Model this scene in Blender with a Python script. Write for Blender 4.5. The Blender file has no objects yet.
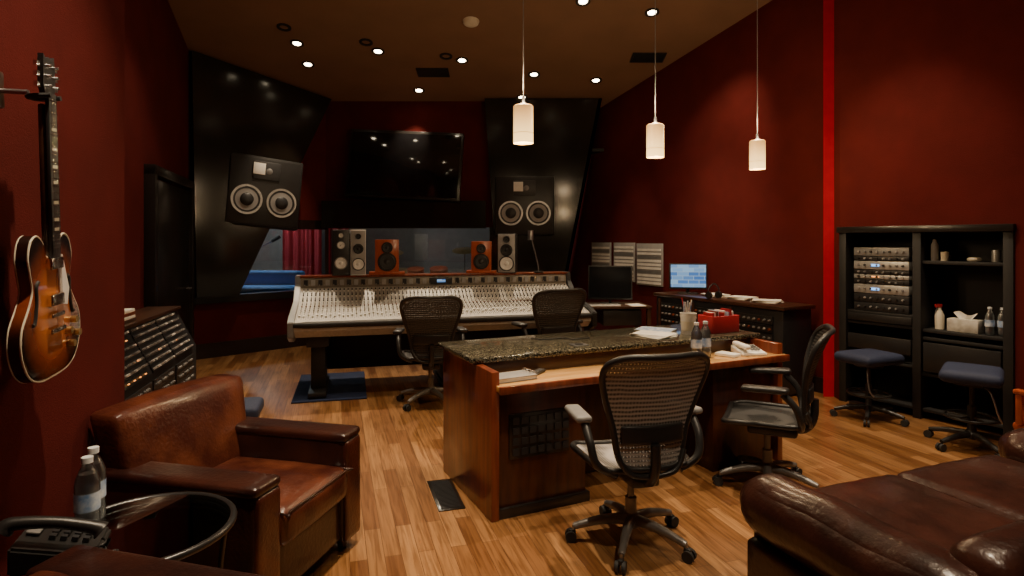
import bpy, bmesh, math, random
from mathutils import Vector, Matrix, Euler
random.seed(7)
R=math.radians
S=bpy.context.scene
COL=S.collection

# ------------------------------------------------------------------ materials
def newmat(name):
    m=bpy.data.materials.new(name); m.use_nodes=True
    nt=m.node_tree; b=nt.nodes['Principled BSDF']
    return m,nt,b
def mat(name,c,rough=.5,metal=0,c2=None,ns=8,bump=0,bs=60,coat=0,emit=None,es=0,trans=0,spec=.5,stretch=None,ramp=(.35,.65)):
    m,nt,b=newmat(name)
    b.inputs['Base Color'].default_value=(*c,1)
    b.inputs['Roughness'].default_value=rough
    b.inputs['Metallic'].default_value=metal
    b.inputs['Coat Weight'].default_value=coat
    b.inputs['Coat Roughness'].default_value=.12
    b.inputs['Specular IOR Level'].default_value=spec
    b.inputs['Transmission Weight'].default_value=trans
    if emit:
        b.inputs['Emission Color'].default_value=(*emit,1)
        b.inputs['Emission Strength'].default_value=es
    tc=nt.nodes.new('ShaderNodeTexCoord')
    src=tc.outputs['Object']
    if stretch:
        mp=nt.nodes.new('ShaderNodeMapping'); mp.inputs['Scale'].default_value=stretch
        nt.links.new(src,mp.inputs['Vector']); src=mp.outputs['Vector']
    if c2 is None: c2=tuple(min(1,x*1.18+.001) for x in c)
    n=nt.nodes.new('ShaderNodeTexNoise'); n.inputs['Scale'].default_value=ns; n.inputs['Detail'].default_value=6
    nt.links.new(src,n.inputs['Vector'])
    r=nt.nodes.new('ShaderNodeValToRGB')
    r.color_ramp.elements[0].position=ramp[0]; r.color_ramp.elements[1].position=ramp[1]
    r.color_ramp.elements[0].color=(*c,1); r.color_ramp.elements[1].color=(*c2,1)
    nt.links.new(n.outputs['Fac'],r.inputs['Fac']); nt.links.new(r.outputs['Color'],b.inputs['Base Color'])
    if bump:
        n2=nt.nodes.new('ShaderNodeTexNoise'); n2.inputs['Scale'].default_value=bs; n2.inputs['Detail'].default_value=4
        nt.links.new(src,n2.inputs['Vector'])
        bp=nt.nodes.new('ShaderNodeBump'); bp.inputs['Strength'].default_value=bump; bp.inputs['Distance'].default_value=.01
        nt.links.new(n2.outputs['Fac'],bp.inputs['Height']); nt.links.new(bp.outputs['Normal'],b.inputs['Normal'])
    return m

M={}
M['wall']=mat('red_fabric_wall',(.084,.0088,.0070),.9,c2=(.104,.0108,.0086),ns=3,bump=.25,bs=180,spec=.15)
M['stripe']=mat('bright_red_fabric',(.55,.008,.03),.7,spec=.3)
M['ceil']=mat('brown_ceiling',(.24,.135,.078),.75,c2=(.28,.155,.09),ns=2,bump=.1,bs=120)
M['black']=mat('black_paint',(.012,.010,.009),.28,coat=.3)
M['soffit']=mat('soffit_black',(.009,.0075,.0055),.16,c2=(.017,.014,.010),ns=3,bump=.03,bs=9,coat=.3,spec=.35)
M['mblack']=mat('matte_black',(.013,.012,.012),.6)
M['plast']=mat('black_plastic',(.018,.017,.017),.38)
M['rubber']=mat('rubber',(.02,.02,.02),.7)
M['base']=mat('black_baseboard',(.02,.010,.008),.4)
M['chrome']=mat('chrome',(.75,.74,.72),.18,1)
M['steel']=mat('grey_metal',(.32,.32,.33),.35,.9)
M['alu']=mat('dark_aluminium',(.20,.195,.19),.32,.8)
M['castalu']=mat('cast_aluminium',(.19,.18,.17),.38,.35)
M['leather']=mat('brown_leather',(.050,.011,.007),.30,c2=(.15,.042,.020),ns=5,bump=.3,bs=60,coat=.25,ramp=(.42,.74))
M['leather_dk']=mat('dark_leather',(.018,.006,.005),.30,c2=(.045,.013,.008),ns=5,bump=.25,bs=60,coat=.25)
M['sofa']=mat('espresso_leather',(.022,.008,.006),.3,c2=(.055,.018,.012),ns=6,bump=.3,bs=40,coat=.2)
M['cherry']=mat('cherry_wood',(.12,.022,.010),.28,c2=(.24,.055,.020),ns=3,stretch=(8,8,.8),coat=.3)
M['maple']=mat('honey_wood',(.56,.29,.09),.22,c2=(.72,.42,.16),ns=4,stretch=(1,9,9),coat=.5)
M['dwood']=mat('dark_wood',(.035,.014,.008),.35,c2=(.07,.028,.014),ns=4,stretch=(1,8,8),coat=.2)
M['carc']=mat('mahogany_carcass',(.040,.010,.006),.35,c2=(.08,.021,.010),ns=4,stretch=(6,6,1),coat=.25)
M['consolegrey']=mat('console_grey',(.46,.44,.40),.4,c2=(.56,.53,.48),ns=30)
M['bridge']=mat('meter_bridge',(.19,.16,.13),.35,c2=(.26,.22,.17),ns=20)
M['white']=mat('white_plastic',(.75,.73,.68),.4)
M['paper']=mat('paper',(.8,.78,.72),.8)
M['cream']=mat('cream_ceramic',(.72,.66,.52),.3)
M['redp']=mat('red_plastic',(.38,.02,.03),.4)
M['redwood']=mat('speaker_redwood',(.36,.060,.018),.3,c2=(.50,.10,.03),ns=4,stretch=(9,9,1),coat=.3)
M['blue']=mat('navy_fabric',(.016,.024,.060),.75,bump=.2,bs=200)
M['bluerug']=mat('blue_carpet',(.010,.018,.055),.95,bump=.4,bs=160,c2=(.014,.025,.075))
M['bluecloth']=mat('blue_upholstery',(.05,.19,.50),.7)
M['lrwall']=mat('liveroom_grey_wall',(.22,.20,.19),.8)
M['cone']=mat('cone_grey',(.30,.29,.28),.5)
M['silver']=mat('silver_faceplate',(.45,.45,.44),.35,.5)
M['dcone']=mat('cone_dark',(.03,.03,.032),.45)
M['cwhite']=mat('cone_white',(.75,.74,.72),.45)
M['gear']=mat('gear_grey',(.22,.22,.22),.4,.3)
M['gearbk']=mat('gear_black',(.02,.02,.022),.4)
M['ledb']=mat('led_blue',(.1,.2,.6),.4,emit=(.2,.5,1),es=2)
M['ledr']=mat('led_amber',(.6,.2,.05),.4,emit=(1,.35,.08),es=2)
M['cap']=mat('bottle_cap',(.75,.78,.8),.4)
M['label']=mat('bottle_label',(.15,.30,.60),.5,c2=(.8,.85,.9),ns=25)
M['tissue']=mat('tissue_box',(.45,.42,.36),.6,c2=(.7,.68,.62),ns=14)
M['brass']=mat('amber_lamp_metal',(.5,.35,.15),.3,.9)
M['armg']=mat('arm_pad_grey',(.20,.195,.19),.5)
M['rim']=mat('gunmetal_rim',(.07,.07,.072),.3,.8)

def glassmat(name,tint=(1,1,1),gl=.1,rough=.02):
    m=bpy.data.materials.new(name); m.use_nodes=True; nt=m.node_tree; nt.nodes.clear()
    o=nt.nodes.new('ShaderNodeOutputMaterial'); mx=nt.nodes.new('ShaderNodeMixShader')
    t=nt.nodes.new('ShaderNodeBsdfTransparent'); t.inputs[0].default_value=(*tint,1)
    g=nt.nodes.new('ShaderNodeBsdfGlossy'); g.inputs['Roughness'].default_value=rough
    fr=nt.nodes.new('ShaderNodeLayerWeight'); fr.inputs[0].default_value=gl*2
    ad=nt.nodes.new('ShaderNodeMath'); ad.operation='ADD'; ad.inputs[1].default_value=gl; ad.use_clamp=True
    nt.links.new(fr.outputs['Fresnel'],ad.inputs[0]); nt.links.new(ad.outputs[0],mx.inputs[0])
    nt.links.new(t.outputs[0],mx.inputs[1]); nt.links.new(g.outputs[0],mx.inputs[2]); nt.links.new(mx.outputs[0],o.inputs[0])
    return m
M['glass']=glassmat('window_glass',(.8,.85,.85),.05)
M['tglass']=glassmat('table_glass',(.50,.54,.53),.20)
M['bglass']=glassmat('bottle_plastic',(.93,.97,1.0),.18,.25)
def waterm():
    m,nt,b=newmat('water'); b.inputs['Base Color'].default_value=(.80,.86,.90,1); b.inputs['Roughness'].default_value=.15; b.inputs['Alpha'].default_value=.6
    return m
M['water']=waterm()

def meshmat(name,col,col2,scale,opac):
    m,nt,b=newmat(name)
    b.inputs['Roughness'].default_value=.5
    tc=nt.nodes.new('ShaderNodeTexCoord')
    w=nt.nodes.new('ShaderNodeTexWave'); w.wave_type='BANDS'; w.bands_direction='Z'; w.inputs['Scale'].default_value=scale
    w.inputs['Distortion'].default_value=1.2; w.inputs['Detail'].default_value=1
    nt.links.new(tc.outputs['Object'],w.inputs['Vector'])
    w2=nt.nodes.new('ShaderNodeTexWave'); w2.bands_direction='X'; w2.inputs['Scale'].default_value=scale*1.4
    nt.links.new(tc.outputs['Object'],w2.inputs['Vector'])
    mx=nt.nodes.new('ShaderNodeMix'); mx.data_type='RGBA'
    mx.inputs[6].default_value=(*col,1); mx.inputs[7].default_value=(*col2,1)
    nt.links.new(w.outputs['Fac'],mx.inputs[0]); nt.links.new(mx.outputs[2],b.inputs['Base Color'])
    mm=nt.nodes.new('ShaderNodeMath'); mm.operation='MAXIMUM'
    nt.links.new(w.outputs['Fac'],mm.inputs[0]); nt.links.new(w2.outputs['Fac'],mm.inputs[1])
    mr=nt.nodes.new('ShaderNodeMapRange'); mr.inputs['From Min'].default_value=.3; mr.inputs['From Max'].default_value=.8
    mr.inputs['To Min'].default_value=opac; mr.inputs['To Max'].default_value=1
    nt.links.new(mm.outputs[0],mr.inputs['Value']); nt.links.new(mr.outputs[0],b.inputs['Alpha'])
    return m
M['pell']=meshmat('chair_mesh_grey',(.13,.12,.11),(.42,.39,.37),14,.6)
M['pelld']=meshmat('chair_mesh_dark',(.012,.012,.012),(.05,.048,.046),16,.6)

def floormat():
    m,nt,b=newmat('oak_floor')
    L=nt.links.new
    tc=nt.nodes.new('ShaderNodeTexCoord'); mp=nt.nodes.new('ShaderNodeMapping')
    mp.inputs['Rotation'].default_value=(0,0,R(-106.7)); L(tc.outputs['Object'],mp.inputs['Vector'])
    br=nt.nodes.new('ShaderNodeTexBrick'); br.offset=.37; br.offset_frequency=2
    br.inputs['Color1'].default_value=(.0,.0,.0,1); br.inputs['Color2'].default_value=(1,1,1,1); br.inputs['Mortar'].default_value=(.5,.5,.5,1)
    br.inputs['Scale'].default_value=1; br.inputs['Mortar Size'].default_value=.0016; br.inputs['Mortar Smooth'].default_value=.3
    br.inputs['Brick Width'].default_value=.85; br.inputs['Row Height'].default_value=.085
    L(mp.outputs[0],br.inputs['Vector'])
    r=nt.nodes.new('ShaderNodeValToRGB')
    cr=r.color_ramp; cr.elements[0].color=(.195,.080,.027,1); cr.elements[1].color=(.42,.215,.085,1)
    e=cr.elements.new(.5); e.color=(.30,.142,.052,1)
    L(br.outputs['Color'],r.inputs['Fac'])
    mp2=nt.nodes.new('ShaderNodeMapping'); mp2.inputs['Scale'].default_value=(1.2,22,1); L(mp.outputs[0],mp2.inputs['Vector'])
    n=nt.nodes.new('ShaderNodeTexNoise'); n.inputs['Scale'].default_value=2.2; n.inputs['Detail'].default_value=7; n.inputs['Distortion'].default_value=.9
    L(mp2.outputs[0],n.inputs['Vector'])
    gr=nt.nodes.new('ShaderNodeValToRGB'); gr.color_ramp.elements[0].position=.32; gr.color_ramp.elements[0].color=(.45,.38,.32,1); gr.color_ramp.elements[1].position=.58; gr.color_ramp.elements[1].color=(1,1,1,1)
    L(n.outputs['Fac'],gr.inputs['Fac'])
    mx=nt.nodes.new('ShaderNodeMix'); mx.data_type='RGBA'; mx.blend_type='MULTIPLY'; mx.inputs[0].default_value=.9
    L(r.outputs['Color'],mx.inputs[6]); L(gr.outputs['Color'],mx.inputs[7])
    mx2=nt.nodes.new('ShaderNodeMix'); mx2.data_type='RGBA'; mx2.inputs[7].default_value=(.08,.03,.012,1)
    L(br.outputs['Fac'],mx2.inputs[0]); L(mx.outputs[2],mx2.inputs[6]); L(mx2.outputs[2],b.inputs['Base Color'])
    b.inputs['Roughness'].default_value=.30; b.inputs['Coat Weight'].default_value=.35; b.inputs['Coat Roughness'].default_value=.15
    bp=nt.nodes.new('ShaderNodeBump'); bp.inputs['Strength'].default_value=.15; bp.inputs['Distance'].default_value=.003; bp.invert=True
    L(br.outputs['Fac'],bp.inputs['Height']); L(bp.outputs[0],b.inputs['Normal'])
    return m
M['floor']=floormat()
def granite():
    m,nt,b=newmat('granite'); L=nt.links.new
    tc=nt.nodes.new('ShaderNodeTexCoord'); v=nt.nodes.new('ShaderNodeTexVoronoi'); v.inputs['Scale'].default_value=150
    L(tc.outputs['Object'],v.inputs['Vector'])
    r=nt.nodes.new('ShaderNodeValToRGB'); r.color_ramp.elements[0].color=(.010,.011,.008,1); r.color_ramp.elements[0].position=.40
    r.color_ramp.elements[1].color=(.22,.19,.13,1); r.color_ramp.elements[1].position=1
    sp=nt.nodes.new('ShaderNodeSeparateColor'); L(v.outputs['Color'],sp.inputs[0]); L(sp.outputs[0],r.inputs['Fac'])
    L(r.outputs['Color'],b.inputs['Base Color']); b.inputs['Roughness'].default_value=.12
    return m
M['granite']=granite()
def shademat():
    m,nt,b=newmat('lamp_shade_glass'); L=nt.links.new
    tc=nt.nodes.new('ShaderNodeTexCoord'); sp=nt.nodes.new('ShaderNodeSeparateXYZ'); L(tc.outputs['Object'],sp.inputs[0])
    r=nt.nodes.new('ShaderNodeMapRange'); r.inputs['From Min'].default_value=0; r.inputs['From Max'].default_value=.28
    L(sp.outputs['Z'],r.inputs['Value'])
    c=nt.nodes.new('ShaderNodeValToRGB'); c.color_ramp.elements[0].color=(1,.62,.20,1); c.color_ramp.elements[1].color=(1,.46,.13,1)
    e=c.color_ramp.elements.new(.35); e.color=(1,.60,.20,1)
    L(r.outputs[0],c.inputs['Fac']); L(c.outputs['Color'],b.inputs['Emission Color'])
    s=nt.nodes.new('ShaderNodeMapRange'); s.inputs['To Min'].default_value=3.6; s.inputs['To Max'].default_value=.75
    L(r.outputs[0],s.inputs['Value']); L(s.outputs[0],b.inputs['Emission Strength'])
    b.inputs['Base Color'].default_value=(.7,.5,.25,1); b.inputs['Roughness'].default_value=.3
    return m
M['shade']=shademat()
def emit(name,c,s):
    m,nt,b=newmat(name); b.inputs['Base Color'].default_value=(*c,1); b.inputs['Emission Color'].default_value=(*c,1); b.inputs['Emission Strength'].default_value=s
    return m
M['bulb']=emit('downlight_bulb',(1,.82,.55),30)
def screenmat():
    m,nt,b=newmat('monitor_screen'); L=nt.links.new
    tc=nt.nodes.new('ShaderNodeTexCoord'); br=nt.nodes.new('ShaderNodeTexBrick')
    mp=nt.nodes.new('ShaderNodeMapping'); mp.inputs['Rotation'].default_value=(R(90),0,0); L(tc.outputs['Object'],mp.inputs['Vector']); L(mp.outputs[0],br.inputs['Vector'])
    br.inputs['Scale'].default_value=1; br.inputs['Brick Width'].default_value=.13; br.inputs['Row Height'].default_value=.05; br.inputs['Mortar Size'].default_value=.004
    br.inputs['Color1'].default_value=(.03,.16,.5,1); br.inputs['Color2'].default_value=(.35,.6,.85,1); br.inputs['Mortar'].default_value=(.4,.55,.7,1)
    L(br.outputs['Color'],b.inputs['Emission Color']); b.inputs['Emission Strength'].default_value=.9; b.inputs['Base Color'].default_value=(.02,.02,.02,1)
    return m
M['screen']=screenmat()
def burst():
    m,nt,b=newmat('sunburst_lacquer'); L=nt.links.new
    tc=nt.nodes.new('ShaderNodeTexCoord'); mp=nt.nodes.new('ShaderNodeMapping')
    mp.inputs['Location'].default_value=(0,0,-.22*3.9); mp.inputs['Scale'].default_value=(4.6,0,3.9)
    L(tc.outputs['Object'],mp.inputs['Vector'])
    ln=nt.nodes.new('ShaderNodeVectorMath'); ln.operation='LENGTH'; L(mp.outputs[0],ln.inputs[0])
    r=nt.nodes.new('ShaderNodeValToRGB'); cr=r.color_ramp
    cr.elements[0].position=.32; cr.elements[0].color=(.62,.19,.03,1); cr.elements[1].position=.95; cr.elements[1].color=(.012,.005,.003,1)
    e=cr.elements.new(.64); e.color=(.26,.050,.012,1)
    L(ln.outputs['Value'],r.inputs['Fac']); L(r.outputs['Color'],b.inputs['Base Color'])
    b.inputs['Roughness'].default_value=.18; b.inputs['Coat Weight'].default_value=.8
    return m
M['burst']=burst()

# ------------------------------------------------------------------ geometry helpers
def empty(name,loc,rz=0,sc=1):
    o=bpy.data.objects.new(name,None); COL.objects.link(o)
    o.location=loc; o.rotation_euler=(0,0,rz); o.scale=(sc,sc,sc); o.empty_display_size=.1
    return o
def finish(bm,name,parent,m,loc=(0,0,0),rot=(0,0,0),smooth=True,ang=35):
    me=bpy.data.meshes.new(name); bmesh.ops.recalc_face_normals(bm,faces=bm.faces); bm.to_mesh(me); bm.free()
    if smooth:
        for p in me.polygons: p.use_smooth=True
        me.set_sharp_from_angle(angle=R(ang))
    if isinstance(m,list):
        for k in m: me.materials.append(M[k])
    else: me.materials.append(M[m])
    o=bpy.data.objects.new(name,me); COL.objects.link(o); o.location=loc; o.rotation_euler=rot
    if parent: o.parent=parent
    return o
def box(parent,name,loc,size,m,rot=(0,0,0),bev=.004,seg=2):
    bm=bmesh.new(); bmesh.ops.create_cube(bm,size=1)
    for v in bm.verts: v.co=Vector((v.co.x*size[0],v.co.y*size[1],v.co.z*size[2]))
    bev=min(bev,min(size)*.45)
    if bev>0: bmesh.ops.bevel(bm,geom=bm.edges[:],offset=bev,segments=seg,affect='EDGES',profile=.5)
    return finish(bm,name,parent,m,loc,rot)
def rbox(parent,name,loc,size,m,rad=.03,puff=(0,0,0),rot=(0,0,0),n=10,fn=None):
    bm=bmesh.new(); bmesh.ops.create_cube(bm,size=2)
    bmesh.ops.subdivide_edges(bm,edges=bm.edges[:],cuts=n,use_grid_fill=True)
    h=[s/2 for s in size]; rad=min(rad,min(h)*.99)
    for v in bm.verts:
        t=[math.sin(c*math.pi/2) for c in v.co]
        p=Vector([t[i]*h[i] for i in range(3)])
        q=Vector([max(-h[i]+rad,min(h[i]-rad,p[i])) for i in range(3)])
        d=p-q
        if d.length>1e-6: p=q+d.normalized()*rad
        w=[(1-t[(i+1)%3]**2)*(1-t[(i+2)%3]**2) for i in range(3)]
        p=Vector([p[i]+puff[i]*t[i]*w[i] for i in range(3)])
        if fn: p=fn(p)
        v.co=p
    return finish(bm,name,parent,m,loc,rot,ang=80)
def cyl(parent,name,loc,r,h,m,rot=(0,0,0),r2=None,seg=24,bev=0):
    bm=bmesh.new(); bmesh.ops.create_cone(bm,cap_ends=True,segments=seg,radius1=r,radius2=r if r2 is None else r2,depth=h)
    return finish(bm,name,parent,m,loc,rot)
def lathe(parent,name,loc,prof,m,seg=28,rot=(0,0,0)):
    bm=bmesh.new(); rings=[]
    for r,z in prof:
        if r<1e-5: rings.append([bm.verts.new((0,0,z))])
        else: rings.append([bm.verts.new((r*math.cos(2*math.pi*i/seg),r*math.sin(2*math.pi*i/seg),z)) for i in range(seg)])
    for a,b in zip(rings,rings[1:]):
        for i in range(seg):
            j=(i+1)%seg
            if len(a)==1 and len(b)==1: continue
            if len(a)==1: bm.faces.new((a[0],b[i],b[j]))
            elif len(b)==1: bm.faces.new((a[i],a[j],b[0]))
            else: bm.faces.new((a[i],a[j],b[j],b[i]))
    return finish(bm,name,parent,m,loc,rot,ang=40)
def catmull(pts,n=6,cyc=False):
    P=[Vector(p) for p in pts]; out=[]; N=len(P)
    rng=range(N) if cyc else range(N-1)
    for i in rng:
        p1=P[i]; p2=P[(i+1)%N]
        p0=P[i-1] if (cyc or i>0) else P[0]; p3=P[(i+2)%N] if (cyc or i+2<N) else P[-1]
        for k in range(n):
            t=k/n
            out.append(.5*((2*p1)+(p2-p0)*t+(2*p0-5*p1+4*p2-p3)*t*t+(3*p1-p0-3*p2+p3)*t**3))
    if not cyc: out.append(P[-1])
    return out
def tube(parent,name,pts,r,m,cyc=False,smooth=6,radii=None,seg=4):
    P=catmull(pts,smooth,cyc) if smooth>1 else [Vector(p) for p in pts]
    cu=bpy.data.curves.new(name,'CURVE'); cu.dimensions='3D'; cu.bevel_depth=r; cu.bevel_resolution=seg; cu.use_fill_caps=True
    sp=cu.splines.new('POLY'); sp.points.add(len(P)-1); sp.use_cyclic_u=cyc
    for i,p in enumerate(P):
        sp.points[i].co=(*p,1)
        if radii:
            f=i/(len(P)-1)*(len(radii)-1); k=min(int(f),len(radii)-2); sp.points[i].radius=radii[k]+(radii[k+1]-radii[k])*(f-k)
    tmp=bpy.data.objects.new('tmp',cu); me=bpy.data.meshes.new_from_object(tmp); bpy.data.objects.remove(tmp)
    me.name=name; me.materials.clear(); me.materials.append(M[m])
    for p in me.polygons: p.use_smooth=True
    o=bpy.data.objects.new(name,me); COL.objects.link(o)
    if parent: o.parent=parent
    return o
def extr(parent,name,pts,vec,m,loc=(0,0,0),rot=(0,0,0),bev=0):
    bm=bmesh.new(); vs=[bm.verts.new(p) for p in pts]; f=bm.faces.new(vs)
    g=bmesh.ops.extrude_face_region(bm,geom=[f]); nv=[e for e in g['geom'] if isinstance(e,bmesh.types.BMVert)]
    bmesh.ops.translate(bm,verts=nv,vec=Vector(vec))
    if bev: bmesh.ops.bevel(bm,geom=bm.edges[:],offset=bev,segments=2,affect='EDGES')
    return finish(bm,name,parent,m,loc,rot)
def surf(parent,name,fn,nu,nv,m,thick=0,loc=(0,0,0),rot=(0,0,0)):
    bm=bmesh.new(); g=[[bm.verts.new(fn(i/nu,j/nv)) for i in range(nu+1)] for j in range(nv+1)]
    for j in range(nv):
        for i in range(nu): bm.faces.new((g[j][i],g[j][i+1],g[j+1][i+1],g[j+1][i]))
    if thick:
        bmesh.ops.recalc_face_normals(bm,faces=bm.faces); bmesh.ops.solidify(bm,geom=bm.faces[:],thickness=thick)
    return finish(bm,name,parent,m,loc,rot,ang=60)
def many(parent,name,items,m,seg=8,loc=(0,0,0),rot=(0,0,0)):
    """items: (kind,x,y,z,a,b,c,[slot],[mat3]) one mesh"""
    bm=bmesh.new()
    for it in items:
        kind=it[0]; slot=it[7] if len(it)>7 else 0; rm=it[8] if len(it)>8 else Matrix.Identity(4)
        if kind=='b':
            r=bmesh.ops.create_cube(bm,size=1,matrix=Matrix.Translation(it[1:4])@rm@Matrix.Diagonal((it[4],it[5],it[6],1)))
        else:
            r=bmesh.ops.create_cone(bm,cap_ends=True,segments=seg,radius1=it[4],radius2=it[5],depth=it[6],matrix=Matrix.Translation(it[1:4])@rm)
        for v in r['verts']:
            for f in v.link_faces: f.material_index=slot
    return finish(bm,name,parent,m,loc,rot,smooth=False)

# ------------------------------------------------------------------ camera
H=1.6; F=600
cd=bpy.data.cameras.new('camera'); cam=bpy.data.objects.new('camera',cd); COL.objects.link(cam)
cam.location=(0,0,H); cam.rotation_euler=(R(90),0,0); cd.sensor_width=36; cd.lens=F/1024*36; cd.shift_y=-48/1024
cd.clip_start=.05; S.camera=cam

# ------------------------------------------------------------------ room shell
def ceil(y): return 3.75+.22*(9.4-max(y,6.0))
def wall(name,a,b,zb=0,zt=None,m='wall',th=.12,lo=None):
    """a->b with the room on the right-hand side; thickness goes to the left"""
    segs=[(a,b)]
    if (a[1]-6)*(b[1]-6)<0 and zt is None:
        t=(6-a[1])/(b[1]-a[1]); c=(a[0]+(b[0]-a[0])*t,6.0); segs=[(a,c),(c,b)]
    for (p,q) in segs:
        d=Vector((q[0]-p[0],q[1]-p[1])).normalized(); n=Vector((-d.y,d.x))*th
        z1=zt if zt is not None else ceil(p[1])+.02; z2=zt if zt is not None else ceil(q[1])+.02
        extr(None,name,[(p[0],p[1],zb),(q[0],q[1],zb),(q[0],q[1],z2),(p[0],p[1],z1)],(n.x,n.y,0),m)
extr(None,'floor',[(-7,-3,0),(7,-3,0),(7,14,0),(-7,14,0)],(0,0,-.1),'floor')
extr(None,'ceiling',[(-6,-3,ceil(0)),(6.5,-3,ceil(0)),(6.5,6,ceil(6)),(-6,6,ceil(6))],(0,0,.1),'ceil')
extr(None,'ceiling',[(-6,6,ceil(6)),(6.5,6,ceil(6)),(6.5,11.5,ceil(11.5)),(-6,11.5,ceil(11.5))],(0,0,.1),'ceil')
LW0=(-.71,-1.5); LW1=(-1.97,3.05)
wall('wall_left',LW0,LW1)
wall('wall_left',LW1,(-2.55,3.2),m='wall')
wall('wall_left',(-2.55,3.2),(-2.9,3.6))
A=Vector((-2.9,3.6)); B=Vector((-4.28,8.0)); dAB=(B-A).normalized(); nAB=Vector((dAB.y,-dAB.x))
wall('wall_left',tuple(A),tuple(B))
# door on left wall
def on(t,o=0): p=A+dAB*t+nAB*o; return p
Ld=2.46; Rd=4.25
dr=empty('door_1',(on(Ld).x,on(Ld).y,0),math.atan2(dAB.y,dAB.x))
w=Rd-Ld
box(dr,'leaf',(w/2,-.03,1.12),(w-.1,.05,2.2),'black')
box(dr,'jamb_near',(0,-.04,1.16),(.10,.12,2.32),'black')
box(dr,'jamb_far',(w,-.04,1.16),(.10,.12,2.32),'black')
box(dr,'head',(w/2,-.04,2.30),(w+.1,.12,.10),'black')
tube(dr,'handle',[(w-.2,-.06,1.0),(w-.2,-.11,1.0),(w-.32,-.11,1.0)],.01,'steel',smooth=1)
# diagonal back-left wall
C0=Vector((-4.30,7.95)); C1=Vector((-2.9,9.35)); BW=9.35
wall('wall_back_left',tuple(C0),tuple(C1),0,.80)
wall('wall_back_left',tuple(C0),tuple(C1),1.80,None)
wall('wall_back_left',tuple(C0),tuple(C0+(C1-C0)*.30),.80,1.80)
wall('wall_back',(-2.9,BW),(.80,BW),0,.80)
wall('wall_back',(-2.9,BW),(.80,BW),1.80,None)
wall('wall_back',(-.35,BW),(.80,BW),.80,1.80,m='soffit')
# right wall
RW1=Vector((3.29,6.2)); RW0=Vector((.7,10.86))
wall('wall_right',tuple(RW0),tuple(RW1))
wall('wall_back',(.6,10.4),(1.1,10.4))
CB=Vector((3.28,6.0)); CE=Vector((4.02,4.8)); dC=(CE-CB).normalized(); nC=Vector((dC.y,-dC.x))
wall('wall_right',tuple(RW1),tuple(CB))
wall('wall_right',tuple(CB),tuple(CE),1.72,None)
wall('wall_right',tuple(CE),tuple(CE+dC*1.0))
wall('wall_right',tuple(CE+dC*1.0),(4.55,-1.5))
wall('wall_near',(4.55,-1.5),LW0)
# pilaster stripe
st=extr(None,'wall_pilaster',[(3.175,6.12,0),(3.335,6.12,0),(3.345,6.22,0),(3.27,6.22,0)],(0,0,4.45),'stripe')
# baseboards
def baseb(name,a,b,h=.14,t=.02):
    a=Vector(a);b=Vector(b); d=(b-a).normalized(); n=Vector((d.y,-d.x))*t
    extr(None,name,[(a.x,a.y,0),(b.x,b.y,0),(b.x,b.y,h),(a.x,a.y,h)],(n.x,n.y,0),'base')
baseb('baseboard_left',LW0,LW1); baseb('baseboard_left',A,on(Ld-.05)); baseb('baseboard_left',on(Rd+.05),B)
baseb('baseboard_back',C0,C1,.2); baseb('baseboard_back',(-2.9,BW),(.8,BW),.2)
baseb('baseboard_right',(1.1,10.14),RW1,.16); baseb('baseboard_right',CE,CE+dC*1.0,.16)
# window: sills, frames, glass
dd=(C1-C0).normalized(); nn=Vector((dd.y,-dd.x))
def diag(t,o=0): return C0+(C1-C0)*t+nn*o
def beam(name,a,b,z0,z1,t0,t1,m='soffit'):
    a=Vector(a);b=Vector(b); d=(b-a).normalized(); n=Vector((d.y,-d.x))
    p=a+n*t0;q=b+n*t0; e=n*(t1-t0)
    return extr(None,name,[(p.x,p.y,z0),(q.x,q.y,z0),(q.x,q.y,z1),(p.x,p.y,z1)],(e.x,e.y,0),m)
beam('trim_1',diag(.02),C1,.74,.84,-.14,.05,'black')
beam('trim_2',C1,(-.2,BW),.74,.84,-.14,.05,'black')
beam('trim_3',C1,(-.4,BW),1.78,2.2,-.1,.22,'soffit')
beam('trim_4',diag(.45),C1,1.76,1.9,-.1,.05,'soffit')
beam('trim_5',diag(.27),diag(.30),.8,1.85,-.12,.04,'black')
beam('trim_6',C1-dd*.03,C1+dd*.03,.8,1.85,-.08,.03,'black')
beam('window_1',diag(.3),C1,.84,1.80,-.07,-.055,'glass')
beam('window_2',C1,(-.35,BW),.84,1.80,-.07,-.055,'glass')
# soffits
q=[diag(0.0,.02),diag(1.0,.02),diag(.52,.02),diag(.30,.02),diag(.03,.02)]
extr(None,'wall_soffit',[(q[0].x,q[0].y,ceil(q[0].y)),(q[1].x,q[1].y,ceil(q[1].y)),(q[2].x,q[2].y,1.78),(q[3].x,q[3].y,.84),(q[4].x,q[4].y,.84)],(nn.x*.16,nn.y*.16,0),'soffit')
SY=9.3
extr(None,'wall_soffit',[(-.42,SY,ceil(SY)),(1.38,SY,ceil(SY)),(.80,SY,.8),(-.22,SY,.8)],(0,-.10,0),'soffit')
extr(None,'wall_soffit_side',[(1.38,SY-.1,ceil(SY)),(.80,SY-.1,.8),(.80,10.4,.8),(1.38,9.6,ceil(SY))],(-.05,0,0),'soffit')
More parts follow.
